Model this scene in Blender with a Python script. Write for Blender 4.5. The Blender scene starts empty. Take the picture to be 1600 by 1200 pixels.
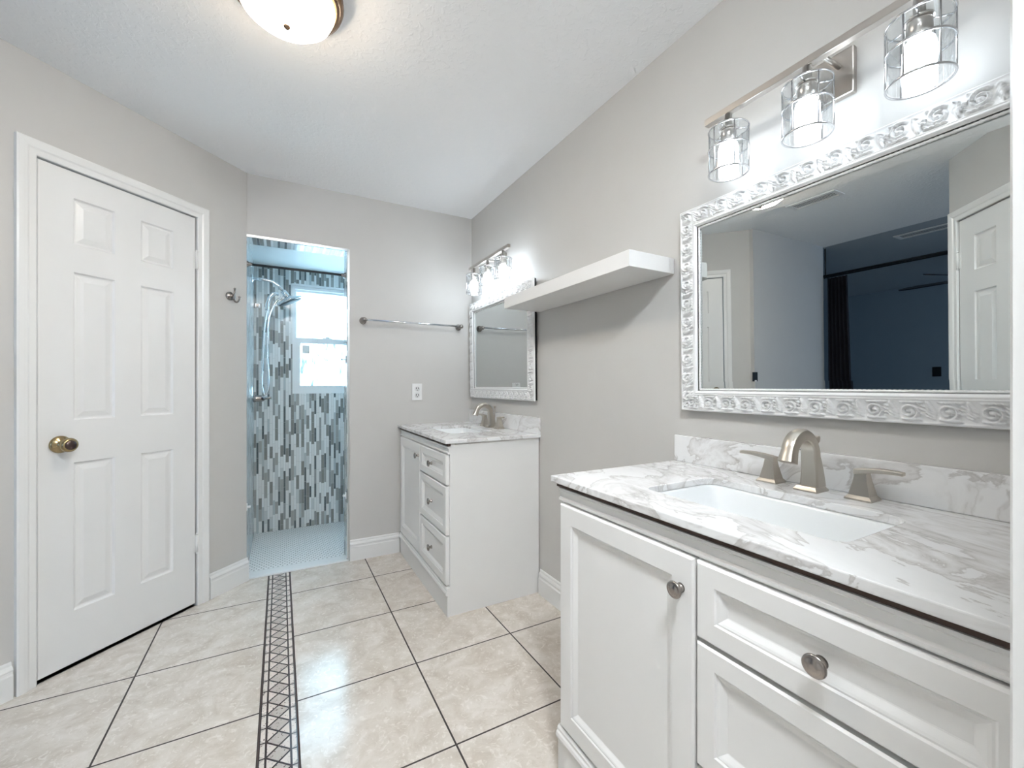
import bpy, bmesh, math, random
import numpy as np
from mathutils import Vector, Matrix
random.seed(7)
PI = math.pi
S2 = math.sqrt(.5)
scene = bpy.context.scene
COL = scene.collection

# ------------------------------------------------------------------ camera, world, exposure
CAM_H = 1.145
YAW = math.atan2(362, 662)
cam = bpy.data.objects.new('camera', bpy.data.cameras.new('camera'))
COL.objects.link(cam)
cam.location = (0, 0, CAM_H)
cam.rotation_euler = (PI/2, 0, -YAW)
cam.data.sensor_fit = 'HORIZONTAL'
cam.data.sensor_width = 36
cam.data.lens = 36*662/1600
cam.data.shift_y = 3/1600
cam.data.clip_start = .01
scene.camera = cam

scene.view_settings.view_transform = 'Standard'
scene.view_settings.look = 'None'
scene.view_settings.gamma = 1
scene.view_settings.use_curve_mapping = False
scene.view_settings.exposure = 0.92

FILL = 150.0        # radiance of the added fill dome, unseen over the doorway
BULB = 9.5        # radiance of the vanity bulbs
BULB_FAR = 27.0    # the far corner light carries brighter bulbs
DOME = 36.0        # radiance of the ceiling dome
DAY = 100.0          # daylight behind the shower window
BEDDAY = 26.0

world = bpy.data.worlds.new('world')
scene.world = world
world.use_nodes = True
world.node_tree.nodes['Background'].inputs[0].default_value = (.62, .82, 1, 1)
world.node_tree.nodes['Background'].inputs[1].default_value = 1.2


def area_light(name, loc, rot, sx, sy, power, color):
    l = bpy.data.lights.new(name, 'AREA')
    l.shape = 'RECTANGLE'; l.size = sx; l.size_y = sy; l.energy = power; l.color = color
    o = bpy.data.objects.new(name, l); COL.objects.link(o)
    o.location = loc; o.rotation_euler = rot
    return o


# daylight outside the shower window and the bedroom window
area_light('daylight_shower', (.52, 4.45, 1.85), (-PI/2+.42, 0, 0), 1.7, 1.7, DAY, (.52, .82, 1))
area_light('daylight_bedroom', (-4.0, -2.9, 1.5), (PI/2, 0, 0), 1.6, 1.3, BEDDAY, (.46, .68, 1))

# ------------------------------------------------------------------ node helpers / materials


def new_mat(name):
    m = bpy.data.materials.new(name); m.use_nodes = True
    nt = m.node_tree; nt.nodes.clear()
    out = nt.nodes.new('ShaderNodeOutputMaterial')
    return m, nt, out


class NT:
    def __init__(s, nt): s.nt = nt
    def n(s, t, **kw):
        nd = s.nt.nodes.new(t)
        for k, v in kw.items(): setattr(nd, k, v)
        return nd
    def l(s, a, b): s.nt.links.new(a, b)
    def put(s, sock, v):
        if hasattr(v, 'is_output') or isinstance(v, bpy.types.NodeSocket): s.l(v, sock)
        else: sock.default_value = v
    def m(s, op, a, b=0.0, c=None):
        nd = s.n('ShaderNodeMath', operation=op)
        s.put(nd.inputs[0], a); s.put(nd.inputs[1], b)
        if c is not None: s.put(nd.inputs[2], c)
        return nd.outputs[0]
    def pos(s):
        g = s.n('ShaderNodeNewGeometry'); x = s.n('ShaderNodeSeparateXYZ')
        s.l(g.outputs['Position'], x.inputs[0]); return g.outputs['Position'], x.outputs
    def comb(s, x, y, z=0.0):
        nd = s.n('ShaderNodeCombineXYZ')
        for i, v in enumerate((x, y, z)): s.put(nd.inputs[i], v)
        return nd.outputs[0]
    def noise(s, vec, scale, detail=4, rough=.5, dist=0.0):
        nd = s.n('ShaderNodeTexNoise'); s.l(vec, nd.inputs['Vector'])
        nd.inputs['Scale'].default_value = scale; nd.inputs['Detail'].default_value = detail
        nd.inputs['Roughness'].default_value = rough; nd.inputs['Distortion'].default_value = dist
        return nd.outputs['Fac']
    def white(s, vec):
        nd = s.n('ShaderNodeTexWhiteNoise', noise_dimensions='3D'); s.l(vec, nd.inputs['Vector'])
        return nd.outputs['Value']
    def ramp(s, fac, stops, interp='LINEAR'):
        nd = s.n('ShaderNodeValToRGB'); cr = nd.color_ramp; cr.interpolation = interp
        while len(cr.elements) > 1: cr.elements.remove(cr.elements[-1])
        for i, (p, c) in enumerate(stops):
            e = cr.elements[0] if i == 0 else cr.elements.new(p)
            e.position = p; e.color = (*c, 1)
        s.put(nd.inputs[0], fac); return nd.outputs[0]
    def mix(s, fac, a, b, blend='MIX'):
        nd = s.n('ShaderNodeMix', data_type='RGBA', blend_type=blend)
        s.put(nd.inputs[0], fac)
        for i, v in ((6, a), (7, b)):
            if isinstance(v, tuple): nd.inputs[i].default_value = (*v, 1)
            else: s.l(v, nd.inputs[i])
        return nd.outputs[2]
    def bump(s, h, strength=.3, dist=.002):
        nd = s.n('ShaderNodeBump'); s.l(h, nd.inputs['Height'])
        nd.inputs['Strength'].default_value = strength; nd.inputs['Distance'].default_value = dist
        return nd.outputs[0]
    def bsdf(s, out, color, rough=.5, metal=0.0, normal=None, spec=.5):
        b = s.n('ShaderNodeBsdfPrincipled')
        if isinstance(color, tuple): b.inputs['Base Color'].default_value = (*color, 1)
        else: s.l(color, b.inputs['Base Color'])
        s.put(b.inputs['Roughness'], rough); b.inputs['Metallic'].default_value = metal
        b.inputs['Specular IOR Level'].default_value = spec
        if normal is not None: s.l(normal, b.inputs['Normal'])
        s.l(b.outputs[0], out.inputs[0]); return b


def plain(name, color, rough=.5, metal=0.0, bump=None, spec=.5, vary=.02):
    m, nt, out = new_mat(name); N = NT(nt)
    p, _ = N.pos()
    f = N.noise(p, 9, 3)
    c = N.mix(f, tuple(x*(1-vary) for x in color), tuple(min(1, x*(1+vary)) for x in color))
    nrm = None
    if bump: nrm = N.bump(N.noise(p, bump[0], 3, .6), bump[1], bump[2])
    N.bsdf(out, c, rough, metal, nrm, spec)
    return m


M = {}
M['wall'] = plain('grey_wall_paint', (.585, .572, .553), .55, bump=(60, .12, .002), spec=.35)
M['white_trim'] = plain('white_gloss_paint', (.80, .80, .79), .28)
M['door_white'] = plain('white_door_paint', (.79, .79, .785), .32)
M['cab'] = plain('cabinet_white_paint', (.82, .817, .807), .33)
M['shelf'] = plain('shelf_laminate', (.80, .795, .785), .35)
M['frame'] = plain('mirror_frame_white', (.86, .865, .87), .3)
M['porcelain'] = plain('porcelain', (.84, .86, .87), .08)
M['plastic'] = plain('white_plastic', (.82, .82, .82), .3)
M['brownwood_shade'] = plain('dark_brown_wood_shade', (.05, .026, .018), .6)  # wood colour dark enough to carry the gap shadow too
M['black'] = plain('black_plastic', (.012, .012, .013), .35)
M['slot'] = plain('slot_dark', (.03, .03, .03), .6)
M['shower_white'] = plain('shower_ceiling_paint', (.80, .82, .82), .5)
M['vinyl'] = plain('window_vinyl', (.82, .84, .85), .3)
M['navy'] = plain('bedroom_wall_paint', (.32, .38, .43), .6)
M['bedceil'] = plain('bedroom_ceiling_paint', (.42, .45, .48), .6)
M['curtain'] = plain('curtain_navy', (.006, .007, .014), .9)
M['fan'] = plain('fan_dark', (.008, .008, .02), .4)
M['sticker'] = plain('sticker_grey', (.8, .8, .78), .6)


def metal(name, color, rough, streak=True):
    m, nt, out = new_mat(name); N = NT(nt)
    p, _ = N.pos()
    mp = N.n('ShaderNodeMapping'); N.l(p, mp.inputs[0]); mp.inputs['Scale'].default_value = (1, 1, 14)
    f = N.noise(mp.outputs[0], 60, 3)
    r = N.m('MULTIPLY_ADD', f, .04, rough-.02)
    N.bsdf(out, color, r, 1.0)
    return m


M['nickel'] = metal('brushed_nickel', (.56, .52, .46), .33)
M['darknickel'] = metal('satin_nickel_dark', (.36, .33, .31), .25)
M['chrome'] = metal('chrome', (.72, .75, .78), .12)
M['bar_metal'] = metal('fixture_nickel', (.50, .47, .44), .3)
M['wire'] = metal('cage_wire', (.60, .60, .61), .25)
M['bronze'] = metal('bronze_rim', (.30, .19, .12), .25)
M['brass'] = metal('antique_brass', (.38, .29, .16), .22)
M['knobface'] = metal('aged_brass_dark', (.10, .075, .07), .3)
M['steel'] = metal('steel_edge', (.70, .74, .76), .3)


def emit(name, color, strength):
    m, nt, out = new_mat(name); N = NT(nt)
    e = N.n('ShaderNodeEmission'); e.inputs[0].default_value = (*color, 1); e.inputs[1].default_value = strength
    N.l(e.outputs[0], out.inputs[0]); return m


M['bulb'] = emit('lit_bulb', (.84, .925, 1), BULB)
M['bulb_far'] = emit('lit_bulb_far', (.84, .925, 1), BULB_FAR)

# ceiling dome: alabaster glass lit from inside
ZC = 2.40


def dome_mat(name, strength, core, rim):
    m, nt, out = new_mat(name); N = NT(nt)
    p, _ = N.pos(); f = N.noise(p, 9, 4, .6)
    _, X = N.pos()
    # the glass glows most under the bulbs and only amber at its rim
    up = N.m('DIVIDE', N.m('SUBTRACT', X[2], ZC-.112), .066)
    up = N.m('MAXIMUM', 0.0, N.m('MINIMUM', 1.0, up))
    e = N.n('ShaderNodeEmission')
    N.l(N.mix(up, N.ramp(f, [(.3, core[0]), (.7, core[1])]), rim), e.inputs[0])
    N.l(N.m('MULTIPLY_ADD', N.m('SUBTRACT', 1.0, up), strength, .55), e.inputs[1])
    N.l(e.outputs[0], out.inputs[0]); return m


M['dome'] = dome_mat('lit_dome_glass', DOME, ((1, .91, .80), (1, .96, .90)), (1, .74, .46))
M['dome_fill'] = dome_mat('fill_dome_glass', FILL, ((.88, .945, 1), (.90, .96, 1)), (.95, .98, 1))

# clear ribbed shade glass (transparent with a faint sheen)
m, nt, out = new_mat('clear_shade_glass'); N = NT(nt)
tr = N.n('ShaderNodeBsdfTransparent'); tr.inputs[0].default_value = (.93, .95, .96, 1)
gl = N.n('ShaderNodeBsdfGlossy'); gl.inputs['Roughness'].default_value = .05
lw = N.n('ShaderNodeLayerWeight'); lw.inputs[0].default_value = .35
mx = N.n('ShaderNodeMixShader'); N.l(N.m('MULTIPLY_ADD', lw.outputs['Fresnel'], .35, .04), mx.inputs[0])
N.l(tr.outputs[0], mx.inputs[1]); N.l(gl.outputs[0], mx.inputs[2]); N.l(mx.outputs[0], out.inputs[0]); M['glass'] = m

# mirror silver
m, nt, out = new_mat('mirror_silver'); N = NT(nt)
gl = N.n('ShaderNodeBsdfGlossy'); gl.inputs[0].default_value = (.62, .645, .64, 1); gl.inputs['Roughness'].default_value = .0
N.l(gl.outputs[0], out.inputs[0]); M['mirror'] = m


def frosted(name, marks):
    m, nt, out = new_mat(name); N = NT(nt)
    p, x = N.pos()
    col = (.55, .57, .58)
    if marks:
        mp = N.n('ShaderNodeMapping'); N.l(p, mp.inputs[0]); mp.inputs['Scale'].default_value = (22, 1, 2.2)
        f = N.noise(mp.outputs[0], 1.1, 2, .5, .8)
        col = N.ramp(f, [(.45, (.95, .97, .98)), (.505, (.17, .20, .215)), (.56, (.94, .97, .98))])
    t = N.n('ShaderNodeBsdfTranslucent')
    if isinstance(col, tuple): t.inputs[0].default_value = (*col, 1)
    else: N.l(col, t.inputs[0])
    g = N.n('ShaderNodeBsdfGlossy'); g.inputs['Roughness'].default_value = .3
    tp = N.n('ShaderNodeBsdfTransparent'); tp.inputs[0].default_value = (.9, .95, 1, 1)
    m0 = N.n('ShaderNodeMixShader'); m0.inputs[0].default_value = 0.0 if marks else .28
    N.l(t.outputs[0], m0.inputs[1]); N.l(tp.outputs[0], m0.inputs[2])
    mx = N.n('ShaderNodeMixShader'); mx.inputs[0].default_value = .05
    N.l(m0.outputs[0], mx.inputs[1]); N.l(g.outputs[0], mx.inputs[2]); N.l(mx.outputs[0], out.inputs[0])
    return m


M['frost_a'] = frosted('frosted_pane', False)
M['frost_b'] = frosted('frosted_wet_pane', True)

# ceiling with knockdown texture
m, nt, out = new_mat('white_knockdown_ceiling'); N = NT(nt)
p, _ = N.pos()
f = N.noise(p, 42, 3, .55, .6)
h = N.ramp(f, [(.5, (0, 0, 0)), (.62, (1, 1, 1))])
N.bsdf(out, (.91, .915, .925), .6, 0, N.bump(h, .24, .003), .3); M['ceiling'] = m

# marble
m, nt, out = new_mat('white_grey_marble'); N = NT(nt)
p, _ = N.pos()
mp0 = N.n('ShaderNodeMapping'); N.l(p, mp0.inputs[0]); mp0.inputs['Rotation'].default_value = (.45, .2, .38)
mp = N.n('ShaderNodeMapping'); N.l(mp0.outputs[0], mp.inputs[0]); mp.inputs['Scale'].default_value = (7.5, 2.5, 6.5)
f1 = N.noise(mp.outputs[0], 1.0, 7, .56, 1.2)
f2 = N.noise(mp.outputs[0], 2.1, 4, .5, 1.1)
f3 = N.noise(mp.outputs[0], .8, 3, .5, .5)
c1 = N.ramp(f1, [(.38, (.83, .832, .835)), (.485, (.81, .812, .815)), (.50, (.56, .545, .535)), (.525, (.69, .68, .675)), (.60, (.82, .822, .825)), (.66, (.72, .715, .712)), (.72, (.81, .81, .815))])
c2 = N.mix(N.m('MULTIPLY', N.ramp(f3, [(.45, (0, 0, 0)), (.6, (1, 1, 1))]), 1.0), (1, 1, 1), N.ramp(f2, [(.44, (1, 1, 1)), (.495, (.76, .745, .73)), (.51, (.90, .89, .885)), (.58, (1, 1, 1))]))
N.bsdf(out, N.mix(.75, c1, c2, 'MULTIPLY'), .12, 0, None, .5); M['marble'] = m

# floor: beige tiles with dark grout and an inlaid lattice border strip
m, nt, out = new_mat('floor_tiles'); N = NT(nt)
p, X = N.pos()
x, y = X[0], X[1]
TX, TY, GY = .4405, .4525, 1.272
BL, BR = -.0625, .0525
xr = N.m('SUBTRACT', x, BR - 1e-4); xl = N.m('SUBTRACT', BL, x)
isr = N.m('GREATER_THAN', x, (BL+BR)/2)
dx = N.m('ADD', N.m('MULTIPLY', xr, isr), N.m('MULTIPLY', xl, N.m('SUBTRACT', 1.0, isr)))
ux = N.m('DIVIDE', dx, TX)
uy = N.m('DIVIDE', N.m('SUBTRACT', y, GY), TY)


def edge(u, size, N=N):
    fr = N.m('FRACT', u)
    return N.m('MULTIPLY', N.m('MINIMUM', fr, N.m('SUBTRACT', 1.0, fr)), size)


gx = edge(ux, TX); gy = edge(uy, TY)
grout = N.m('LESS_THAN', N.m('MINIMUM', gx, gy), .0030)
tid = N.white(N.comb(N.m('FLOOR', ux), N.m('FLOOR', uy), isr))
vec = N.n('ShaderNodeVectorMath', operation='ADD'); N.l(p, vec.inputs[0]); N.l(N.comb(N.m('MULTIPLY', tid, 7.0), tid, 0.0), vec.inputs[1])
mott = N.noise(vec.outputs[0], 9, 6, .62, .9)
mott2 = N.noise(vec.outputs[0], 38, 4, .6, 1.6)
tile = N.ramp(mott, [(.32, (.55, .49, .425)), (.5, (.65, .595, .535)), (.66, (.73, .68, .63))])
tile = N.mix(N.m('MULTIPLY', N.ramp(mott2, [(.56, (0, 0, 0)), (.64, (1, 1, 1))]), .5), tile, (.85, .81, .76))
tile = N.mix(N.m('MULTIPLY', N.ramp(N.noise(vec.outputs[0], 26, 5, .65, 2.2), [(.58, (0, 0, 0)), (.68, (1, 1, 1))]), .45), tile, (.52, .45, .38))
tile = N.mix(N.m('MULTIPLY', tid, .12), tile, (.58, .50, .42))
tile = N.mix(grout, tile, (.022, .013, .010))
# border
bx = N.m('SUBTRACT', x, BL)                       # 0 .. .115
inb = N.m('MULTIPLY', N.m('GREATER_THAN', bx, 0.0), N.m('LESS_THAN', bx, BR-BL))
PER = .0655
v = N.m('DIVIDE', y, PER)
cx = N.m('DIVIDE', N.m('SUBTRACT', bx, .0225), .070)
d1 = edge(N.m('ADD', v, cx), PER*.68); d2 = edge(N.m('SUBTRACT', v, cx), PER*.68)
mid = N.m('MULTIPLY', N.m('GREATER_THAN', cx, 0.0), N.m('LESS_THAN', cx, 1.0))
lat = N.m('MULTIPLY', N.m('LESS_THAN', N.m('MINIMUM', d1, d2), .0027), mid)
tick = N.m('MULTIPLY', N.m('LESS_THAN', edge(v, PER), .0023), N.m('SUBTRACT', 1.0, mid))
rails = N.m('MAXIMUM', N.m('LESS_THAN', N.m('ABSOLUTE', N.m('SUBTRACT', bx, .0225)), .0031), N.m('LESS_THAN', N.m('ABSOLUTE', N.m('SUBTRACT', bx, .0925)), .0031))
rails = N.m('MAXIMUM', rails, N.m('MAXIMUM', N.m('LESS_THAN', bx, .006), N.m('GREATER_THAN', bx, .109)))
lines = N.m('MAXIMUM', N.m('MAXIMUM', lat, tick), rails)
cell = N.m('ADD', N.m('FLOOR', N.m('ADD', v, cx)), N.m('FLOOR', N.m('SUBTRACT', v, cx)))
par = N.m('ABSOLUTE', N.m('MODULO', cell, 2.0))
bn = N.noise(p, 70, 3, .6)
spots = N.m('GREATER_THAN', N.noise(p, 120, 2, .5), .655)
bc = N.mix(par, (.66, .605, .55), (.40, .36, .325))
bc = N.mix(N.m('MULTIPLY', bn, .5), bc, (.70, .66, .62))
bc = N.mix(spots, bc, (.05, .03, .028))
bc = N.mix(lines, bc, (.045, .024, .022))
colr = N.mix(inb, tile, bc)
hgt = N.m('SUBTRACT', N.m('MULTIPLY', mott2, .35), grout)
rg = N.m('ADD', N.m('MULTIPLY', grout, .6), .15)
N.bsdf(out, colr, rg, 0, N.bump(hgt, .11, .0015), .75); M['floor'] = m


def strip_tile(name, axis):
    m, nt, out = new_mat(name); N = NT(nt)
    p, X = N.pos()
    u, z = X[axis], X[2]
    P = .037
    k = N.m('FLOOR', N.m('DIVIDE', u, P)); fr = N.m('MULTIPLY', N.m('FRACT', N.m('DIVIDE', u, P)), P)
    wide = N.m('LESS_THAN', fr, .022)
    col = N.m('ADD', N.m('MULTIPLY', k, 2.0), wide)
    r1 = N.white(N.comb(col, 3.0, 1.0)); r2 = N.white(N.comb(col, 9.0, 4.0))
    ln = N.m('MULTIPLY_ADD', r1, .05, .085)
    w = N.m('DIVIDE', N.m('ADD', z, N.m('MULTIPLY', r2, .4)), ln)
    row = N.m('FLOOR', w); fz = N.m('MULTIPLY', N.m('FRACT', w), ln)
    rnd = N.white(N.comb(col, row, 2.0))
    rnd2 = N.white(N.comb(col, row, 8.0))
    cw = N.ramp(rnd, [(0, (.76, .78, .78)), (.36, (.34, .345, .335)), (.60, (.19, .195, .185)), (.84, (.58, .62, .63))], 'CONSTANT')
    cn = N.ramp(rnd, [(0, (.84, .87, .88)), (.38, (.46, .52, .54)), (.50, (.035, .055, .062)), (.74, (.26, .28, .28)), (.90, (.80, .82, .82))], 'CONSTANT')
    c = N.mix(wide, cn, cw)
    vein = N.noise(p, 40, 4, .6, 1.5)
    c = N.mix(N.m('MULTIPLY', vein, .25), c, (.60, .62, .62))
    a = N.m('MINIMUM', fr, N.m('SUBTRACT', P, fr)); b = N.m('ABSOLUTE', N.m('SUBTRACT', fr, .022))
    g = N.m('LESS_THAN', N.m('MINIMUM', N.m('MINIMUM', a, b), N.m('MINIMUM', fz, N.m('SUBTRACT', ln, fz))), .0009)
    c = N.mix(g, c, (.50, .53, .53))
    N.bsdf(out, c, .18, 0, None, .5)
    return m


M['tile_back'] = strip_tile('strip_mosaic_back', 0)
M['tile_side'] = strip_tile('strip_mosaic_side', 1)

# penny mosaic of the shower floor
m, nt, out = new_mat('penny_mosaic'); N = NT(nt)
p, X = N.pos()
D = .026
a = N.m('DIVIDE', X[0], D); b = N.m('DIVIDE', X[1], D*1.732)


def celld(off, N=N, a=a, b=b):
    fa = N.m('SUBTRACT', N.m('FRACT', N.m('ADD', a, off)), .5)
    fb = N.m('MULTIPLY', N.m('SUBTRACT', N.m('FRACT', N.m('ADD', b, off)), .5), 1.732)
    return N.m('SQRT', N.m('ADD', N.m('MULTIPLY', fa, fa), N.m('MULTIPLY', fb, fb)))


d = N.m('MINIMUM', celld(0.0), celld(.5))
N.bsdf(out, N.mix(N.m('GREATER_THAN', d, .445), (.88, .89, .89), (.40, .42, .42)), .3); M['penny'] = m

# ------------------------------------------------------------------ mesh builder


class MB:
    def __init__(s): s.v = []; s.f = []; s.sm = []
    def add(s, vs, fs, smooth=False):
        o = len(s.v); s.v += [tuple(q) for q in vs]
        for f in fs: s.f.append(tuple(i+o for i in f)); s.sm.append(smooth)
        return s
    def box(s, x0, x1, y0, y1, z0, z1, bev=0.0):
        bm = bmesh.new(); bmesh.ops.create_cube(bm, size=1)
        for q in bm.verts:
            q.co = Vector(((x0+x1)/2+q.co.x*(x1-x0), (y0+y1)/2+q.co.y*(y1-y0), (z0+z1)/2+q.co.z*(z1-z0)))
        if bev: bmesh.ops.bevel(bm, geom=bm.edges[:], offset=bev, segments=2, profile=.5, affect='EDGES')
        bm.verts.index_update()
        s.add([q.co for q in bm.verts], [[q.index for q in f.verts] for f in bm.faces]); bm.free(); return s
    def loft(s, rings, cap0=True, cap1=True, smooth=True, closed=True):
        n = len(rings[0]); vs = [q for r in rings for q in r]; fs = []
        for i in range(len(rings)-1):
            for j in range(n if closed else n-1):
                k = (j+1) % n
                fs.append((i*n+j, i*n+k, (i+1)*n+k, (i+1)*n+j))
        s.add(vs, fs, smooth)
        if cap0: s.add(rings[0], [tuple(range(n))[::-1]])
        if cap1: s.add(rings[-1], [tuple(range(n))])
        return s
    def tube(s, pts, r, seg=10, caps=True, closed=False):
        pts = [Vector(q) for q in pts]; n = len(pts)
        rr = r if isinstance(r, (list, tuple)) else [r]*n
        rings = []; up = None
        for i, q in enumerate(pts):
            if closed: t = pts[(i+1) % n]-pts[i-1]
            else: t = pts[min(i+1, n-1)]-pts[max(i-1, 0)]
            t.normalize()
            if up is None:
                up = Vector((0, 0, 1)) if abs(t.z) < .9 else Vector((1, 0, 0))
            a = t.cross(up).normalized(); b = a.cross(t).normalized(); up = b
            rings.append([q+(a*math.cos(2*PI*k/seg)+b*math.sin(2*PI*k/seg))*rr[i] for k in range(seg)])
        if closed:
            rings.append(rings[0]); return s.loft(rings, False, False)
        return s.loft(rings, caps, caps)
    def lathe(s, prof, c=(0, 0, 0), axis=(0, 0, 1), seg=24, caps=True):
        ax = Vector(axis).normalized(); t = Vector((1, 0, 0)) if abs(ax.x) < .9 else Vector((0, 1, 0))
        a = ax.cross(t).normalized(); b = ax.cross(a); c = Vector(c)
        rings = [[c+ax*h+(a*math.cos(2*PI*k/seg)+b*math.sin(2*PI*k/seg))*r for k in range(seg)] for r, h in prof]
        return s.loft(rings, caps, caps)
    def ring(s, c, R, r, axis=(0, 0, 1), seg=32, rs=6):
        ax = Vector(axis).normalized(); t = Vector((1, 0, 0)) if abs(ax.x) < .9 else Vector((0, 1, 0))
        a = ax.cross(t).normalized(); b = ax.cross(a); c = Vector(c)
        return s.tube([c+(a*math.cos(2*PI*k/seg)+b*math.sin(2*PI*k/seg))*R for k in range(seg)], r, rs, closed=True)
    def holed(s, x0, x1, y0, y1, z0, z1, holes=()):
        """slab between y0 (front) and y1 (back) with rectangular holes"""
        xs = sorted({x0, x1, *[h[0] for h in holes], *[h[1] for h in holes]})
        zs = sorted({z0, z1, *[h[2] for h in holes], *[h[3] for h in holes]})
        ins = lambda cx, cz: any(h[0] < cx < h[1] and h[2] < cz < h[3] for h in holes)
        q = lambda *a: s.add(a, [(0, 1, 2, 3)])
        for i in range(len(xs)-1):
            for j in range(len(zs)-1):
                a, b, c, d = xs[i], xs[i+1], zs[j], zs[j+1]
                if ins((a+b)/2, (c+d)/2): continue
                q((a, y0, c), (b, y0, c), (b, y0, d), (a, y0, d))
                q((b, y1, c), (a, y1, c), (a, y1, d), (b, y1, d))
        def sides(a, b, c, d, flip):
            e = [((a, c), (b, c)), ((b, c), (b, d)), ((b, d), (a, d)), ((a, d), (a, c))]
            for (p0, p1) in e:
                v = [(p0[0], y0, p0[1]), (p0[0], y1, p0[1]), (p1[0], y1, p1[1]), (p1[0], y0, p1[1])]
                q(*(v[::-1] if flip else v))
        sides(x0, x1, z0, z1, False)
        for h in holes: sides(*h, True)
        return s
    def panel_front(s, x0, x1, z0, z1, y0, y1, panels, steps, edge=.003):
        """slab whose front (y0) carries nested-step panels; steps = [(inset, depth)...]"""
        e = edge
        s.add([(x0, y1, z0), (x1, y1, z0), (x1, y1, z1), (x0, y1, z1)], [(0, 3, 2, 1)])
        o = [(x0, z0), (x1, z0), (x1, z1), (x0, z1)]; i_ = [(x0+e, z0+e), (x1-e, z0+e), (x1-e, z1-e), (x0+e, z1-e)]
        for k in range(4):
            a, b = o[k], o[(k+1) % 4]; c, d = i_[k], i_[(k+1) % 4]
            s.add([(a[0], y1, a[1]), (b[0], y1, b[1]), (b[0], y0+e, b[1]), (a[0], y0+e, a[1])], [(0, 1, 2, 3)])
            s.add([(a[0], y0+e, a[1]), (b[0], y0+e, b[1]), (d[0], y0, d[1]), (c[0], y0, c[1])], [(0, 1, 2, 3)])
        X0, X1, Z0, Z1 = x0+e, x1-e, z0+e, z1-e
        xs = sorted({X0, X1, *[h[0] for h in panels], *[h[1] for h in panels]})
        zs = sorted({Z0, Z1, *[h[2] for h in panels], *[h[3] for h in panels]})
        for i in range(len(xs)-1):
            for j in range(len(zs)-1):
                a, b, c, d = xs[i], xs[i+1], zs[j], zs[j+1]
                if any(h[0] < (a+b)/2 < h[1] and h[2] < (c+d)/2 < h[3] for h in panels): continue
                s.add([(a, y0, c), (b, y0, c), (b, y0, d), (a, y0, d)], [(0, 1, 2, 3)])
        for h in panels:
            prev = [(h[0], y0, h[2]), (h[1], y0, h[2]), (h[1], y0, h[3]), (h[0], y0, h[3])]
            for ins, dep in steps:
                cur = [(h[0]+ins, y0+dep, h[2]+ins), (h[1]-ins, y0+dep, h[2]+ins), (h[1]-ins, y0+dep, h[3]-ins), (h[0]+ins, y0+dep, h[3]-ins)]
                for k in range(4):
                    s.add([prev[k], prev[(k+1) % 4], cur[(k+1) % 4], cur[k]], [(0, 1, 2, 3)])
                prev = cur
            s.add(prev, [(0, 1, 2, 3)])
        return s
    def sweep(s, prof, path):
        """prof: list of (o, p) ; path: list of functions giving the point for (o, p)"""
        return s.loft([[fn(o, p) for o, p in prof] for fn in path], True, True, smooth=False)


def obj(name, mb, mat, parent=None, loc=None, rotz=0, label=None, recalc=True, bevel=0):
    me = bpy.data.meshes.new(name)
    me.from_pydata([tuple(q) for q in mb.v], [], mb.f)
    me.polygons.foreach_set('use_smooth', mb.sm)
    bm = bmesh.new(); bm.from_mesh(me)
    bmesh.ops.remove_doubles(bm, verts=bm.verts, dist=1e-5)
    if recalc: bmesh.ops.recalc_face_normals(bm, faces=bm.faces)
    bm.to_mesh(me); bm.free()
    me.materials.append(mat if not isinstance(mat, str) else M[mat])
    o = bpy.data.objects.new(name, me); COL.objects.link(o)
    if parent is not None: o.parent = parent
    if loc is not None: o.location = loc
    o.rotation_euler = (0, 0, rotz)
    if label: o['label'] = label
    if bevel:
        b = o.modifiers.new('bevel', 'BEVEL'); b.width = bevel; b.segments = 2; b.limit_method = 'ANGLE'; b.angle_limit = .6
    return o


def tag(o, label, cat, group=None):
    o['label'] = label; o['category'] = cat
    if group: o['group'] = group
    return o


def thing(name, label, cat, loc, rotz=0, group=None):
    o = bpy.data.objects.new(name, None); COL.objects.link(o)
    o.empty_display_size = .05
    o.location = loc; o.rotation_euler = (0, 0, rotz)
    return tag(o, label, cat, group)


def struct(name, mb, mat, parent=None, loc=(0, 0, 0), rotz=0, label=None, **kw):
    o = obj(name, mb, mat, parent, loc, rotz, **kw)
    if parent is None:
        o['kind'] = 'structure'
        if label: o['label'] = label
    return o


def struct_empty(name, loc, rotz, label):
    o = bpy.data.objects.new(name, None); COL.objects.link(o); o.location = loc; o.rotation_euler = (0, 0, rotz)
    o.empty_display_size = .05
    o['kind'] = 'structure'; o['label'] = label
    return o


def dup(o, loc, label, parent=None):
    c = o.copy(); COL.objects.link(c)
    if parent is None: c.location = loc; c['label'] = label
    else: c.parent = parent
    for ch in list(o.children): dup(ch, None, None, c)
    return c


# ------------------------------------------------------------------ setting
XW, YB, KD, ZC = 1.263, 2.945, 3.115, 2.40
RW = -PI/2                    # local x -> -Y, local y -> +X (things on the right wall)
DD = PI/4                     # local x -> (+,+), local y -> (-,+) (angled door wall)
SX0, SX1, SY1, SZ = -.178, 1.12, 3.82, 2.085      # shower recess

struct('floor', MB().box(-5.4, 1.45, -3.2, 4.2, -.1, 0), 'floor', label='beige tiled floor with dark grout and lattice border strip')
struct('ceiling', MB().box(-2.1, 1.45, -1.5, 2.945+.14, ZC, ZC+.1), 'ceiling', label='white textured ceiling')
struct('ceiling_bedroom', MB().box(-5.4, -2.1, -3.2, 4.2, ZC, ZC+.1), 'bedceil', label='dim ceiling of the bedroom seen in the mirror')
struct('wall_right', MB().box(XW, XW+.12, -1.4, 2.945+.14, 0, ZC), 'wall', label='grey wall behind both vanities')
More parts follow.
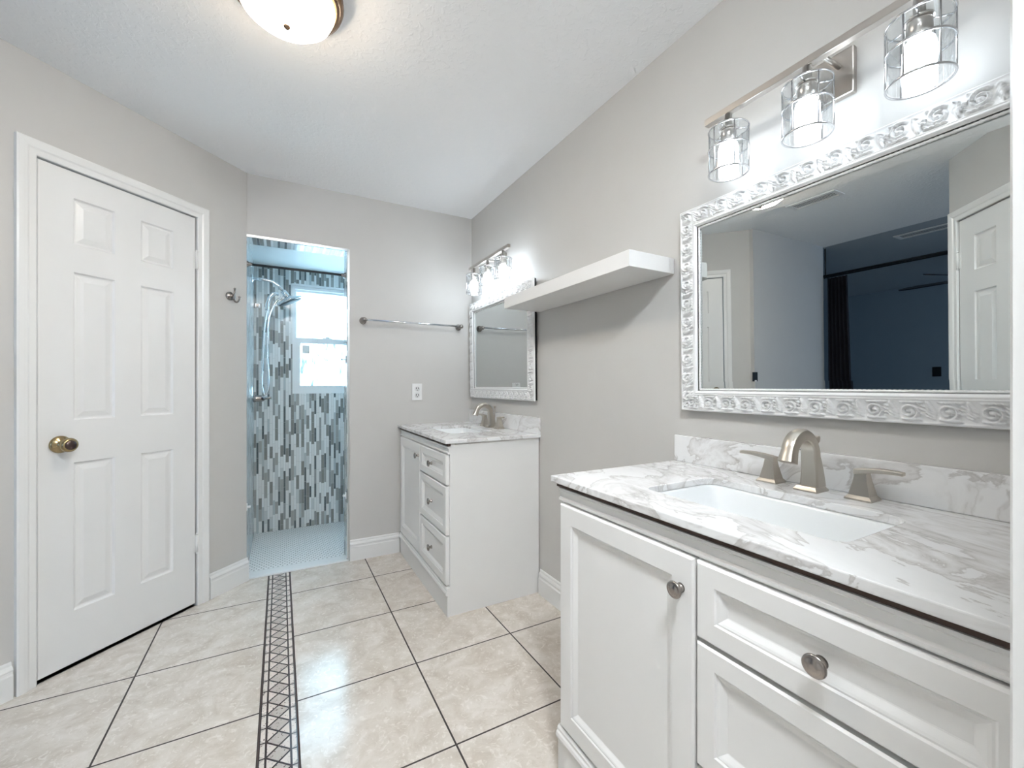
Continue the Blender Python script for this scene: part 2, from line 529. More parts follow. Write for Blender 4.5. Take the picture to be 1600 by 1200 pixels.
# back wall with the shower opening
OPX = .393; OPZ = 2.037; BT = .14
struct('wall_back', MB().box(-.182, OPX, YB, YB+BT, OPZ, ZC).box(OPX, XW, YB, YB+BT, 0, ZC), 'wall', label='grey back wall with the shower opening')
# angled wall with door: local x runs towards the back corner, origin at its near corner
AX, AY = -.995, 2.12
LA = math.hypot(-.17-AX, YB-AY)
dl = lambda x: (x-AX)/S2       # world X on the wall -> local x
D0, D1 = dl(-.8185), dl(-.387)
struct('wall_left', MB().holed(0, LA-.006, 0, .11, 0, ZC, [(D0-.004, D1+.004, -.0, 2.024)]), 'wall', loc=(AX, AY, 0), rotz=DD, label='angled grey wall with the white panel door')
struct('wall_hall', MB().box(-2.07, AX+.03, AY, AY+.11, 0, ZC), 'wall', label='grey wall beside the bedroom opening seen in the mirror')
# angled wall near the camera, with the closet door seen in the mirror
BX, BY = -.90, .925
struct('wall_near', MB().holed(0, .915, 0, .1, 0, ZC, [(.228, .843, 0, 2.024)]), 'wall', loc=(-.26, .285, 0), rotz=math.atan2(S2, -S2), label='angled grey wall with the closet door seen in the mirror')
struct('wall_front', MB().box(.440, XW, -.04, .08, 0, ZC), 'wall', label='short grey wall at the near end of the front vanity')
struct('wall_rear', MB().box(-.9, XW, -1.4, -1.3, 0, ZC), 'wall')
struct('wall_rear_side', MB().box(-1.0, -.9, -1.4, .87, 0, ZC), 'wall')
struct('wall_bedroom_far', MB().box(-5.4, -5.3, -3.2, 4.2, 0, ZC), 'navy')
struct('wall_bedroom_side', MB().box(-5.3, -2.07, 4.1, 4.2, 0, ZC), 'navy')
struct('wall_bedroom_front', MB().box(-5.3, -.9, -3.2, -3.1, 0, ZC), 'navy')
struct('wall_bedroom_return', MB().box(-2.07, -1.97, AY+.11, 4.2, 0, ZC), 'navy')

# shower recess
struct('wall_shower_left', MB().box(SX0-.1, SX0, YB+.002, SY1+.1, 0, SZ+.1), 'tile_side', label='strip mosaic wall that carries the shower head')
WX0, WX1, WZ0, WZ1 = .085, .98, 1.083, 1.968
struct('wall_shower_back', MB().holed(SX0, SX1, SY1, SY1+.1, 0, SZ+.1, [(WX0, WX1, WZ0, WZ1)]), 'tile_back', label='strip mosaic wall with the shower window')
struct('wall_shower_right', MB().box(SX1, SX1+.1, YB+BT, SY1+.1, 0, SZ+.1), 'tile_side')
struct('ceiling_shower', MB().box(SX0, SX1, YB+BT, SY1, SZ, SZ+.1), 'shower_white', label='white ceiling of the shower')
struct('floor_shower', MB().box(SX0, SX1, YB+.09, SY1, 0, .004), 'penny', label='white penny mosaic shower floor')
struct('trim_threshold', MB().box(SX0, OPX, YB-.002, YB+.09, 0, .010, .002), 'shower_white', label='white stone threshold of the shower')
struct('trim_header', MB().box(SX0, OPX, YB+.006, YB+BT, OPZ-.012, OPZ), 'tile_back', label='mosaic soffit over the shower opening')
struct('trim_jamb', MB().box(OPX-.011, OPX, YB+.006, YB+BT, 0, OPZ-.012), 'tile_side', label='mosaic jamb at the right of the shower opening')
struct('trim_edge', MB().box(SX0-.004, SX0+.003, YB-.004, YB+.006, 0.01, OPZ).box(OPX-.008, OPX+.005, YB-.004, YB+.006, 0.01, OPZ)
       .box(SX0, OPX, YB-.004, YB+.006, OPZ-.010, OPZ+.003), 'steel', label='metal edge around the shower opening')

# shower window
win = struct_empty('window_1', (0, SY1, 0), 0, 'white single hung frosted window in the shower')
mid = 1.513
f = MB().holed(WX0, WX1, .02, .085, WZ0, WZ1, [(WX0+.020, WX1-.020, WZ0+.02, WZ1-.04)])
f.box(WX0, WX1, .0, .02, WZ1-.012, WZ1)
struct('window_frame', f, 'vinyl', win)
up = MB().holed(WX0+.020, WX1-.020, .05, .072, mid-.015, WZ1-.04, [(WX0+.03, WX1-.03, mid+.025, WZ1-.055)])
us = struct('upper_sash', up, 'vinyl', win)
struct('upper_pane', MB().box(WX0+.03, WX1-.03, .058, .063, mid+.025, WZ1-.055), 'frost_a', us)
lo = MB().holed(WX0+.020, WX1-.020, .026, .048, WZ0+.02, mid+.022, [(WX0+.056, WX1-.056, WZ0+.064, mid-.018)])
ls = struct('lower_sash', lo, 'vinyl', win)
struct('lower_pane', MB().box(WX0+.056, WX1-.056, .034, .039, WZ0+.064, mid-.018), 'frost_b', ls)
struct('sash_lock', MB().box(.31, .38, .022, .048, mid+.022, mid+.030, .002).box(.335, .362, .02, .04, mid+.03, mid+.04, .002), 'vinyl', win)
struct('sticker', MB().box(.158, .212, .028, .0335, 1.41, 1.476), 'sticker', ls, label='small grey sticker in the corner of the lower pane')

# baseboards
BBP = [(0, 0), (.015, 0), (.015, .086), (.0125, .092), (.0125, .100), (.0145, .106), (.012, .113), (.006, .120), (.005, .128), (.002, .134), (0, .134)]


def baseboard(name, length, loc, rotz, label):
    mb = MB().loft([[(x, -p, z) for p, z in BBP] for x in (0, length)], smooth=False)
    return struct(name, mb, 'white_trim', loc=loc, rotz=rotz, label=label)


CW = .058
baseboard('baseboard_back', .72-OPX-.006, (OPX+.006, YB, 0), 0, 'white baseboard between the shower and the rear vanity')
baseboard('baseboard_left', LA-(D1+.012+CW)-.002, (AX+(D1+.012+CW)*S2, AY+(D1+.012+CW)*S2, 0), DD, 'white baseboard right of the door')
baseboard('baseboard_left_near', D0-.012-CW, (AX, AY, 0), DD, 'white baseboard left of the door')
baseboard('baseboard_right', 1.98-1.05, (XW, 1.98, 0), RW, 'white baseboard between the two vanities')

# door casings
CP = [(0, 0), (0, .009), (.004, .011), (.022, .011), (.028, .015), (.040, .017), (.052, .018), (.058, .016), (.058, 0)]


def casing(name, x0, x1, zt, loc, rotz, label, jamb=.11):
    mb = MB()
    mb.loft([[(x0-o, -p, 0) for o, p in CP], [(x0-o, -p, zt+o) for o, p in CP], [(x1+o, -p, zt+o) for o, p in CP], [(x1+o, -p, 0) for o, p in CP]], smooth=False)
    for a, b in ((x0-.008, x0), (x1, x1+.008)):
        mb.box(a, b, .0365, jamb, 0, zt+.008)
    mb.box(x0, x1, .0365, jamb, zt, zt+.008)
    return struct(name, mb, 'white_trim', loc=loc, rotz=rotz, label=label)


def six_panel(x0, x1, z0, z1):
    w = x1-x0
    st = .109; mul = .083*0+.102
    pw = (w-2*st-mul)/2
    a0, a1, b0, b1 = x0+st, x0+st+pw, x0+st+pw+mul, x1-st
    rows = [(.228, .832), (1.006, 1.610), (1.724, 1.912)]
    pans = [(a, b, c, d) for a, b in ((a0, a1), (b0, b1)) for c, d in rows]
    return MB().panel_front(x0, x1, z0, z1, 0, .035, pans, [(.006, .008), (.012, .009), (.034, .0025)], .002)


def door(name, x0, x1, loc, rotz, label, knob_x, hinge_x, front=True):
    d = struct_empty(name, loc, rotz, label)
    obj('door_leaf', six_panel(x0+.002, x1-.002, .014, 2.018), 'door_white', d)
    k = MB().lathe([(.030, 0), (.0345, -.003), (.0345, -.006), (.030, -.012), (.020, -.016), (.012, -.022), (.0105, -.034), (.016, -.040)], (knob_x, 0, .912), (0, 1, 0), 28)
    ko = obj('door_knob', k, 'brass', d, label='antique brass oval knob')
    g = MB().lathe([(.013, -.038), (.022, -.044), (.0275, -.054), (.0275, -.062), (.022, -.068), (.019, -.069)], (knob_x, 0, .912), (0, 1, 0), 28)
    obj('knob_grip', g, 'brass', ko)
    obj('knob_face', MB().lathe([(.0185, -.0685), (.0175, -.071), (.004, -.0725)], (knob_x, 0, .912), (0, 1, 0), 28), 'knobface', ko)
    for z in (1.80, .325):
        h = MB().tube([(hinge_x, -.006, z-.045), (hinge_x, -.006, z+.045)], .0065, 10)
        for q in (-.05, .05): h.lathe([(.002, -.004), (.006, 0), (.002, .004)], (hinge_x, -.006, z+q), (0, 0, 1), 10)
        h.box(hinge_x-.014, hinge_x-.004, -.0015, .0, z-.045, z+.045)
        obj('hinge', h, 'white_trim', d)
    return d


door('door_1', D0, D1, (AX, AY, 0), DD, 'white six panel door with antique brass knob in the angled wall', D0+.067, D1+.001)
casing('trim_1', D0-.004, D1+.004, 2.024, (AX, AY, 0), DD, 'white casing around the six panel door')
# closet door seen in the mirror
wn = (-.26, .285, 0); wr = math.atan2(S2, -S2)
LB = .915
# this wall faces the room with its front on local -y after the 135 degree turn
door('door_2', .230, .841, wn, wr+0, 'white six panel closet door seen in the large mirror', .230+.067, .842)
casing('trim_2', .228, .843, 2.024, wn, wr, 'white casing of the closet door seen in the large mirror', .1)
# casing at the doorway the photo is taken from
mb = MB()
mb.loft([[(.435+o, .08+p, z) for o, p in CP] for z in (0, 2.06)], smooth=False)
mb.box(.430, .447, -.05, .078, 0, 2.06)
mb.box(.420, .430, -.02, .02, 0, 2.06)
struct('trim_3', mb, 'white_trim', label='white door casing at the right edge of the photo')

# ------------------------------------------------------------------ vanities (local: x along the front, y into the wall, z up)
VW = .93; CTOP = .878; CTH = .019; VF = .72; VD = XW-VF
SHAK = [(.003, .003), (.006, .003), (.010, .0045), (.020, .010), (.022, .0105)]


def knob_mb(x, z):
    return MB().lathe([(.010, 0), (.0075, -.004), (.006, -.010), (.008, -.014), (.0155, -.0165), (.0175, -.0195), (.017, -.022),
                       (.0145, -.0235), (.013, -.0228), (.011, -.0242), (.004, -.0262)], (x, 0, z), (0, 1, 0), 28)


def vanity_cabinet(label, loc):
    t = thing('vanity_cabinet', label, 'bathroom cabinet', loc, RW, 'bathroom vanities')
    fy = .019
    b = MB()
    zt = CTOP-CTH
    b.box(0, .018, fy, VD-.004, 0, zt, .001).box(VW-.018, VW, fy, VD-.004, 0, zt, .001)
    b.box(.018, VW-.018, VD-.014, VD-.004, 0, zt)
    b.box(.018, VW-.018, fy+.02, VD-.014, .10, .118)
    b.box(.018, VW-.018, fy, fy+.02, zt-.075, zt).box(.018, VW-.018, fy, fy+.02, .10, .165)
    b.box(.44, .475, fy, fy+.02, .165, zt-.075)
    b.box(.475, VW-.018, fy, fy+.02, .645, .665).box(.475, VW-.018, fy, fy+.02, .39, .412)
    obj('cabinet_body', b, 'cab', t)
    # moulding band under the counter
    pr = [(fy, .806), (.008, .806), (.006, .809), (.006, .814), (.011, .818), (.011, .834), (.006, .838), (.006, .844), (fy, .846)]
    obj('crown_moulding', MB().loft([[(x, y, z) for y, z in pr] for x in (-.001, VW+.001)], smooth=False), 'cab', t)
    obj('wood_shade_strip', MB().box(-.008, VW+.008, .003, fy, zt-.0115, zt), 'brownwood_shade', t, label='dark brown wood strip under the marble, also standing in for the gap shadow')  # brown wood tone that also paints in the shadow under the counter
    dx0, dx1 = .012, .470
    d = obj('cabinet_door', MB().panel_front(dx0, dx1, .152, .801, 0, .0185, [(dx0+.052, dx1-.052, .152+.052, .801-.052)], SHAK, .004), 'cab', t)
    obj('knob', knob_mb(dx1-.030, .732), 'darknickel', d, label='round satin nickel knob')
    for z0, z1 in ((.651, .801), (.400, .643), (.152, .392)):
        w0, w1 = .476, VW-.012
        dr = obj('drawer', MB().panel_front(w0, w1, z0, z1, 0, .0185, [(w0+.040, w1-.040, z0+.040, z1-.040)], SHAK, .004), 'cab', t)
        obj('knob', knob_mb((w0+w1)/2, (z0+z1)/2), 'darknickel', dr, label='round satin nickel knob')
    pl = [(fy, 0), (.004, 0), (.004, .098), (.006, .104), (-.003, .108), (-.005, .116), (-.003, .124), (.001, .128), (.001, .136), (.006, .142), (fy, .144)]
    obj('plinth', MB().loft([[(x, y, z) for y, z in pl] for x in (-.002, VW+.002)], smooth=False), 'cab', t)
    return t


def rrect(x0, x1, y0, y1, r, n=6):
    pts = []
    for cx, cy, a in ((x1-r, y1-r, 0), (x0+r, y1-r, 90), (x0+r, y0+r, 180), (x1-r, y0+r, 270)):
        for k in range(n+1):
            t = math.radians(a+90*k/n); pts.append((cx+r*math.cos(t), cy+r*math.sin(t)))
    return pts


HX0, HX1, HY0, HY1 = .226, .676, .115, .385     # sink cut-out (in counter coordinates: 0 = left end, y 0 = cabinet door face)
CL0, CL1, CY0 = -.022, VW+.015, -.010


def countertop(label, loc):
    t = thing('countertop', label, 'countertop', loc, RW, 'marble countertops')
    inner = rrect(HX0, HX1, HY0, HY1, .035)
    n = len(inner); cx, cy = (HX0+HX1)/2, (HY0+HY1)/2
    ox0, ox1, oy0, oy1 = CL0, CL1, CY0, VD
    outer = []
    for px, py in inner:
        dx, dy = px-cx, py-cy
        s = min([q for q in [((ox1-cx)/dx if dx > 1e-9 else 9e9), ((ox0-cx)/dx if dx < -1e-9 else 9e9), ((oy1-cy)/dy if dy > 1e-9 else 9e9), ((oy0-cy)/dy if dy < -1e-9 else 9e9)]])
        outer.append([cx+dx*s, cy+dy*s])
    for c in ((ox0, oy0), (ox1, oy0), (ox0, oy1), (ox1, oy1)):
        k = min(range(n), key=lambda i: (outer[i][0]-c[0])**2+(outer[i][1]-c[1])**2); outer[k] = list(c)
    z1, z0 = CTOP, CTOP-CTH
    rings = [[(a, b, z1) for a, b in inner], [(a, b, z1) for a, b in outer], [(a, b, z0) for a, b in outer], [(a, b, z0) for a, b in inner], [(a, b, z1) for a, b in inner]]
    mb = MB().loft(rings, False, False, smooth=False)
    obj('slab', mb, 'marble', t, bevel=.0025)
    return t


def sink(label, loc):
    t = thing('sink', label, 'sink', loc, RW, 'undermount sinks')
    zt = CTOP-CTH-.0005
    rr = []
    for ins, z, r in ((-.018, zt, .05), (-.002, zt, .036), (.002, zt-.006, .036), (.012, zt-.085, .042), (.022, zt-.118, .05), (.045, zt-.134, .055), (.09, zt-.139, .04)):
        rr.append([(a, b, z) for a, b in rrect(HX0+ins, HX1-ins, HY0+ins, HY1-ins, r)])
    ou = []
    for ins, z, r in ((.09, zt-.150, .04), (.03, zt-.146, .055), (.0, zt-.10, .05), (-.012, zt-.012, .05), (-.018, zt-.010, .05), (-.018, zt, .05)):
        ou.append([(a, b, z) for a, b in rrect(HX0+ins, HX1-ins, HY0+ins, HY1-ins, r)])
    mb = MB().loft(rr, False, True).loft(ou, True, False)
    obj('basin', mb, 'porcelain', t)
    obj('drain', MB().lathe([(.021, 0), (.023, .002), (.018, .004), (.004, .005)], ((HX0+HX1)/2, (HY0+HY1)/2, zt-.139), (0, 0, 1), 24), 'nickel', t)
    return t


def sq_ring(cx, cy, z, hx, hy):
    return [(cx+a*hx, cy+b*hy, z) for a, b in ((-1, -1), (1, -1), (1, 1), (-1, 1))]


def faucet(label, loc):
    """widespread faucet: arched spout and two lever handles; local y into the wall"""
    t = thing('faucet', label, 'faucet', loc, RW, 'brushed nickel faucets')
    fl = []
    b = MB()
    b.loft([sq_ring(0, 0, z, hx, hy) for z, hx, hy in ((0, .027, .030), (.004, .027, .030), (.009, .0235, .026), (.012, .0215, .024))], smooth=False)
    # arched body: rectangular section swept from the base up and forward
    path = []
    for k in range(9):
        u = k/8; path.append((.010-.010*u*u, .012+.076*u, .0215-.0040*u, .0225-.0085*u, 0))
    cy, cz, R = -.050, .090, .050
    for k in range(1, 25):
        u = k/24; th = PI*.90*u
        path.append((cy+R*math.cos(th), cz+R*1.06*math.sin(th), .0175-.001*u, .014-.002*u, th))
    ly, lz = path[-1][0], path[-1][1]
    for q in (.35, .7, 1.0):
        path.append((ly-.010*q, lz-.026*q, .0165+.003*q, .012+.0015*q, PI*.90))
    rings = []
    for y, z, hx, hd, th in path:
        cyv, czv = math.cos(th), math.sin(th)
        ring = []
        cr_ = min(1.0, th/.9)
        for a, bq in ((-.82, -1), (.82, -1), (1, -.8), (1, .8-.35*cr_), (.82, 1), (.42, 1+.30*cr_), (-.42, 1+.30*cr_), (-.82, 1), (-1, .8-.35*cr_), (-1, -.8)):
            ring.append((a*hx, y+bq*hd*cyv, z+bq*hd*czv))
        rings.append(ring)
    b.loft(rings, True, True, smooth=True)
    sp = obj('spout', b, 'nickel', t)
    sp.data.polygons.foreach_set('use_smooth', [True]*len(sp.data.polygons)); sp.data.set_sharp_from_angle(angle=.62)
    obj('lift_rod', MB().tube([(0, .031, .055), (0, .031, .122)], .003, 8).lathe([(.004, 0), (.006, .004), (.007, .014), (.005, .018)], (0, .031, .120), (0, 0, 1), 12), 'nickel', t)
    for sx in (-1, 1):
        h = MB(); x0 = sx*.106
        h.loft([sq_ring(x0, .01, z, q, q) for z, q in ((0, .0265), (.004, .0265), (.009, .0225), (.011, .0205), (.045, .0135), (.060, .0115), (.063, .0115))], smooth=False)
        ho = obj('handle_base', h, 'nickel', t)
        lv = MB(); pts = []
        rings = []
        for k in range(9):
            u = k/8
            x = x0+sx*(-.014+.094*u); z = .0645+.010*math.sin(u*PI*.62)+(.0035 if k == 0 else 0)*0
            w = .0125*(1-.35*u); hh = .0062*(1-.35*u)
            yy = .01-.030*u*0-.012*u
            rings.append([(x, yy-w, z-hh), (x, yy+w, z-hh), (x, yy+w, z+hh), (x, yy-w, z+hh)])
        lv.loft(rings, smooth=False)
        obj('lever', lv, 'nickel', ho, bevel=.0015)
    return t


FV = 1.036; RV = 2.922     # world Y of the left end of each cabinet
RVO = RV
CF, CR = (VF, FV, 0), (VF, RVO, 0)
v1 = vanity_cabinet('large white vanity cabinet in the right foreground with door and drawers', CF)
v2 = dup(v1, CR, 'white vanity cabinet in the far right corner beside the shower wall')
c1 = countertop('white and grey marble countertop on the foreground vanity', CF)
c2 = dup(c1, CR, 'white and grey marble countertop on the far corner vanity')
def backsplash(label, loc):
    o = obj('backsplash', MB().box(CL0, CL1, VD-.02, VD, CTOP, CTOP+.092, .003), 'marble', None, loc, RW)
    return tag(o, label, 'backsplash', 'marble backsplashes')


b1 = backsplash('low grey veined marble backsplash under the large foreground mirror', CF)
b2 = dup(b1, CR, 'low marble backsplash under the far corner mirror')
s1 = sink('white rectangular undermount sink in the foreground marble countertop', CF)
s2 = dup(s1, CR, 'white rectangular undermount sink in the far corner countertop')
fy = FV-(HX0+HX1)/2; ry = RVO-(HX0+HX1)/2
f1 = faucet('brushed nickel widespread faucet on the foreground vanity', (1.192, fy, CTOP))
f2 = dup(f1, (1.192, ry, CTOP), 'brushed nickel widespread faucet on the far corner vanity')

# ------------------------------------------------------------------ ornate mirrors
FWD = .078; MWD, MHT = .90, .690
P_ORN = .0635; ZONE = (.007, .054)


def orn_tile():
    nu, nv = 48, 36
    W = ZONE[1]-ZONE[0]
    pts = []                                     # (u, v, half width)
    def spiral(cu, cv, r0, r1, turns, start, w0, w1, sgn=1, n=90):
        for k in range(n):
            q = k/(n-1); r = r0+(r1-r0)*q; a = start+sgn*turns*2*PI*q
            pts.append((cu+r*math.cos(a), cv+r*math.sin(a), w0+(w1-w0)*q))
    def curve(p0, p1, p2, w0, w1, n=30):
        for k in range(n):
            q = k/(n-1)
            pts.append(((1-q)**2*p0[0]+2*q*(1-q)*p1[0]+q*q*p2[0], (1-q)**2*p0[1]+2*q*(1-q)*p1[1]+q*q*p2[1], (w0+(w1-w0)*q)*math.sin(PI*(.15+.8*q))))
    cu, cv = .025, .022
    spiral(cu, cv, .0025, .0185, 1.75, .6, .0024, .0030)
    spiral(cu, cv, .001, .0025, .5, 0, .003, .003)
    for i in range(5):
        a = .2+i*.26
        curve((.046, .006+.004*i), (.054+.002*i, .010+.009*i), (.068-.003*i, .020+.0065*i), .0030, .0022)
    for i in range(4):
        curve((.004+.004*i, .001), (.006+.006*i, .007), (.013+.008*i, .0035+.001*i), .0026, .002)
    for i in range(4):
        curve((.002+.009*i, .043), (.009+.009*i, .040), (.013+.009*i, .046-.001*i), .0026, .0018)
    for i in range(3):
        curve((-.004, .030-.006*i), (.003, .034-.008*i), (.009, .040-.010*i), .0026, .0018)
    P = np.array(pts)
    U, V = np.meshgrid((np.arange(nu)+.5)/nu*P_ORN, (np.arange(nv)+.5)/nv*W, indexing='ij')
    Hh = np.zeros_like(U)
    for sh in (-P_ORN, 0, P_ORN):
        for (pu, pv, w) in P:
            d2 = (U-pu-sh)**2+(V-pv)**2
            w = max(w, .0012)
            Hh = np.maximum(Hh, np.sqrt(np.clip(1-d2/(w*w), 0, 1))*min(1.0, w/.0026))
    return Hh


ORN = orn_tile()


def orn_h(u, v):
    if v < ZONE[0] or v > ZONE[1]: return 0
    k = math.floor(u/P_ORN); fu = u/P_ORN-k; fv = (v-ZONE[0])/(ZONE[1]-ZONE[0])
    i = min(int(fu*ORN.shape[0]), ORN.shape[0]-1); j = min(int(fv*ORN.shape[1]), ORN.shape[1]-1)
    fade = min(1, (v-ZONE[0])/.004, (ZONE[1]-v)/.004)
    return ORN[i, j]*fade


def frame_base(v):
    if v < .004: return .018+.006*math.sin(v/.004*PI/2)
    if v < .007: return .024-.003*(v-.004)/.003
    if v < .054: return .021-.005*math.sin((v-.007)/.047*PI)+.003*(v-.007)/.047
    if v < .058: return .0235+.004*math.sin((v-.054)/.004*PI)
    if v < .066: return .0245+.0045*math.sin((v-.058)/.008*PI)
    return .0245-.010*min(1, (v-.066)/.010)


def frame_mesh(W, Hh):
    mb = MB()
    vs = sorted(set([0.0, .001, .0025, .004, .0055, .007] + [.007+.047*k/22 for k in range(23)] + [.0555, .057, .0585, .060, .062, .064, .0655, .067, .069]))
    for side in range(4):
        L = W if side % 2 == 0 else Hh
        n = int(L/.0021)
        grid = []
        for i in range(n+1):
            t = i/n; row = []
            for v in vs:
                u = v+t*(L-2*v)
                h = frame_base(v)+.0115*orn_h(u-L/2+P_ORN*40, v)
                if side == 0: q = (u, -h, Hh-v)          # top
                elif side == 1: q = (W-v, -h, Hh-u)      # right
                elif side == 2: q = (W-u, -h, v)         # bottom
                else: q = (v, -h, u)                     # left
                row.append(q)
            grid.append(row)
        m_ = len(vs); vv = [q for r in grid for q in r]
        ff = [(a*m_+b, a*m_+b+1, (a+1)*m_+b+1, (a+1)*m_+b) for a in range(n) for b in range(m_-1)]
        mb.add(vv, ff, True)
    # back edge of the frame
    o = [(0, 0), (W, 0), (W, Hh), (0, Hh)]
    for k in range(4):
        a, b = o[k], o[(k+1) % 4]
        mb.add([(a[0], -.013, a[1]), (b[0], -.013, b[1]), (b[0], -.018, b[1]), (a[0], -.018, a[1])], [(0, 1, 2, 3)])
    return mb


def bead_mesh(W, Hh):
    mb = MB()
    v0 = .0725; r = .0042; y = -.0150
    x0, x1, z0, z1 = v0, W-v0, v0, Hh-v0
    def strand(a, b):
        a, b = Vector(a), Vector(b); L = (b-a).length; n = int(L/.0032)
        pts = [a+(b-a)*k/n for k in range(n+1)]
        mb.tube(pts, [r*(.80+.26*(k % 3 == 1)+.1*(k % 3 == 2)) for k in range(n+1)], 8)
    strand((x0, y, z0), (x1, y, z0)); strand((x1, y, z0), (x1, y, z1)); strand((x1, y, z1), (x0, y, z1)); strand((x0, y, z1), (x0, y, z0))
    return mb


def wall_mirror(label, loc):
    t = thing('wall_mirror', label, 'mirror', loc, RW, 'ornate framed mirrors')
    t.rotation_euler = (math.radians(.6), 0, RW)
    fr = obj('mirror_frame', frame_mesh(MWD, MHT), 'frame', t)
    obj('inner_bead', bead_mesh(MWD, MHT), 'frame', fr)
    obj('frame_backing', MB().holed(.004, MWD-.004, -.015, 0, .004, MHT-.004, [(.05, MWD-.05, .05, MHT-.05)]), 'black', fr, label='black back edge of the frame')
    a = .066; g = .0745+.024; yg, ye = -.0125, -.0125+.0009*1.3
    mb = MB()
    i_ = [(g, yg, g), (MWD-g, yg, g), (MWD-g, yg, MHT-g), (g, yg, MHT-g)]
    o_ = [(a, ye, a), (MWD-a, ye, a), (MWD-a, ye, MHT-a), (a, ye, MHT-a)]
    mb.add(i_, [(0, 1, 2, 3)])
    for k in range(4):
        q = (k+1) % 4
        mb.add([o_[k], o_[q], i_[q], i_[k]], [(0, 1, 2, 3)])
    mb.add([(x, -.008, z) for x, _, z in o_], [(3, 2, 1, 0)])
    for k in range(4):
        q = (k+1) % 4
        mb.add([o_[k], o_[q], (o_[q][0], -.008, o_[q][2]), (o_[k][0], -.008, o_[k][2])], [(0, 1, 2, 3)])
    obj('mirror_glass', mb, 'mirror', t, label='bevelled mirror glass')
    return t


mz = 1.060
m1 = wall_mirror('large ornate white framed mirror above the foreground vanity', (XW-.004, 1.022, mz))
m2 = dup(m1, (XW-.004, 2.905, mz), 'ornate white framed mirror above the far corner vanity')

# ------------------------------------------------------------------ vanity lights


YL = -.106


def vanity_light(label, loc):
    t = thing('vanity_light', label, 'wall light', loc, RW, 'three bulb vanity lights')
    obj('backplate', MB().box(-.062, .062, -.018, 0, -.058, .058, .003), 'bar_metal', t)
    for x in (-.03, .03): obj('arm', MB().tube([(x, -.018, .02), (x, YL+.008, .02)], .006, 12), 'bar_metal', t)
    obj('crossbar', MB().box(-.286, .286, YL-.010, YL+.010, .010, .030, .0015), 'bar_metal', t)
    R = .0535; zt, zb = -.036, -.162
    for x in (-.2125, 0, .2125):
        c = (x, YL, 0)
        s = obj('socket', MB().lathe([(.010, .010), (.010, -.024), (.018, -.028), (.024, -.033), (.024, -.036)], c, (0, 0, 1), 20)
                .lathe([(.019, -.036), (.021, -.042), (.021, -.070), (.017, -.073)], c, (0, 0, 1), 20), 'bar_metal', t)
        obj('bulb', MB().lathe([(.014, -.073), (.024, -.080), (.027, -.092), (.027, -.128), (.022, -.142), (.010, -.150), (.002, -.152)], c, (0, 0, 1), 20), 'bulb', s)
        g = MB(); n = 72
        ri = [[(x+(R-.003+.0007*math.cos(k*PI))*math.cos(2*PI*k/n), YL+(R-.003+.0007*math.cos(k*PI))*math.sin(2*PI*k/n), z) for k in range(n)] for z in (zt-.001, zb+.003)]
        g.loft(ri, False, False)
        g.lathe([(.024, zt-.001), (R-.003, zt-.001)], c, (0, 0, 1), 36, False)
        sh = obj('glass_shade', g, 'glass', t)
        w = MB()
        for z in (zt, zt-.056, zb): w.ring((x, YL, z), R, .0023, (0, 0, 1), 40, 6)
        for k in range(6):
            an = 2*PI*(k+.35)/6
            px, py = x+R*math.cos(an), YL+R*math.sin(an)
            w.tube([(px, py, zt), (px, py, zb)], .0017, 6)
        for k in range(3):
            an = 2*PI*(k+.35)/3
            w.tube([(x+.02*math.cos(an), YL+.02*math.sin(an), zt), (x+R*math.cos(an), YL+R*math.sin(an), zt)], .002, 6)
        obj('wire_cage', w, 'wire', sh)
    return t


l1 = vanity_light('nickel three shade vanity light above the large foreground mirror', (XW, .576, 1.934))
l2 = dup(l1, (XW, 2.439, 1.934), 'nickel three shade vanity light above the far corner mirror')

for part in l2.children_recursive:
    if part.name.startswith('bulb'):
        part.data = part.data.copy(); part.data.materials[0] = M['bulb_far']

# ------------------------------------------------------------------ shelf
sh = thing('floating_shelf', 'thick white floating shelf on the grey wall between the two mirrors', 'shelf', (XW, 1.985, 1.553), RW)
obj('shelf_board', MB().box(0, .914, -.224, -.004, 0, .057, .0015), 'shelf', sh)
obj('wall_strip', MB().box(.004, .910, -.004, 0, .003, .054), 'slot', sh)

# ------------------------------------------------------------------ towel bar, hook, outlet
tb = thing('towel_bar', 'chrome towel bar on the back wall beside the far corner mirror', 'towel bar', (.481, YB, 1.577))
for x in (0, .675):
    obj('post', MB().lathe([(.023, 0), (.023, -.006), (.018, -.012), (.011, -.016), (.009, -.050), (.013, -.056), (.015, -.064), (.011, -.073), (.003, -.076)], (x, 0, 0), (0, 1, 0), 20), 'darknickel', tb)
obj('bar', MB().tube([(0, -.062, 0), (.675, -.062, 0)], .0075, 12), 'chrome', tb)

hk = thing('robe_hook', 'double prong nickel robe hook on the angled wall beside the shower', 'hook', (-.2515, KD-.2515, 1.652), DD)
obj('rosette', MB().lathe([(.024, 0), (.024, -.006), (.018, -.012), (.010, -.015), (.008, -.03)], (0, 0, 0), (0, 1, 0), 20), 'darknickel', hk)
obj('upper_prong', MB().tube([(0, -.03, -.026), (0, -.034, -.010), (0, -.036, .010), (0, -.038, .036)], [.006, .0065, .005, .0045], 10).lathe([(.003, -.006), (.0075, 0), (.003, .006)], (0, -.038, .038), (0, 0, 1), 12), 'darknickel', hk)
obj('lower_prong', MB().tube([(0, -.030, -.005)]+[(0, -.052-.020*math.cos(a), -.014-.024*math.sin(a)) for a in [PI*k/10*-1+PI for k in range(11)][::-1]][::-1], .0045, 10)
    .lathe([(.003, -.005), (.0075, 0), (.003, .005)], (0, -.072, -.010), (0, 0, 1), 12), 'darknickel', hk)

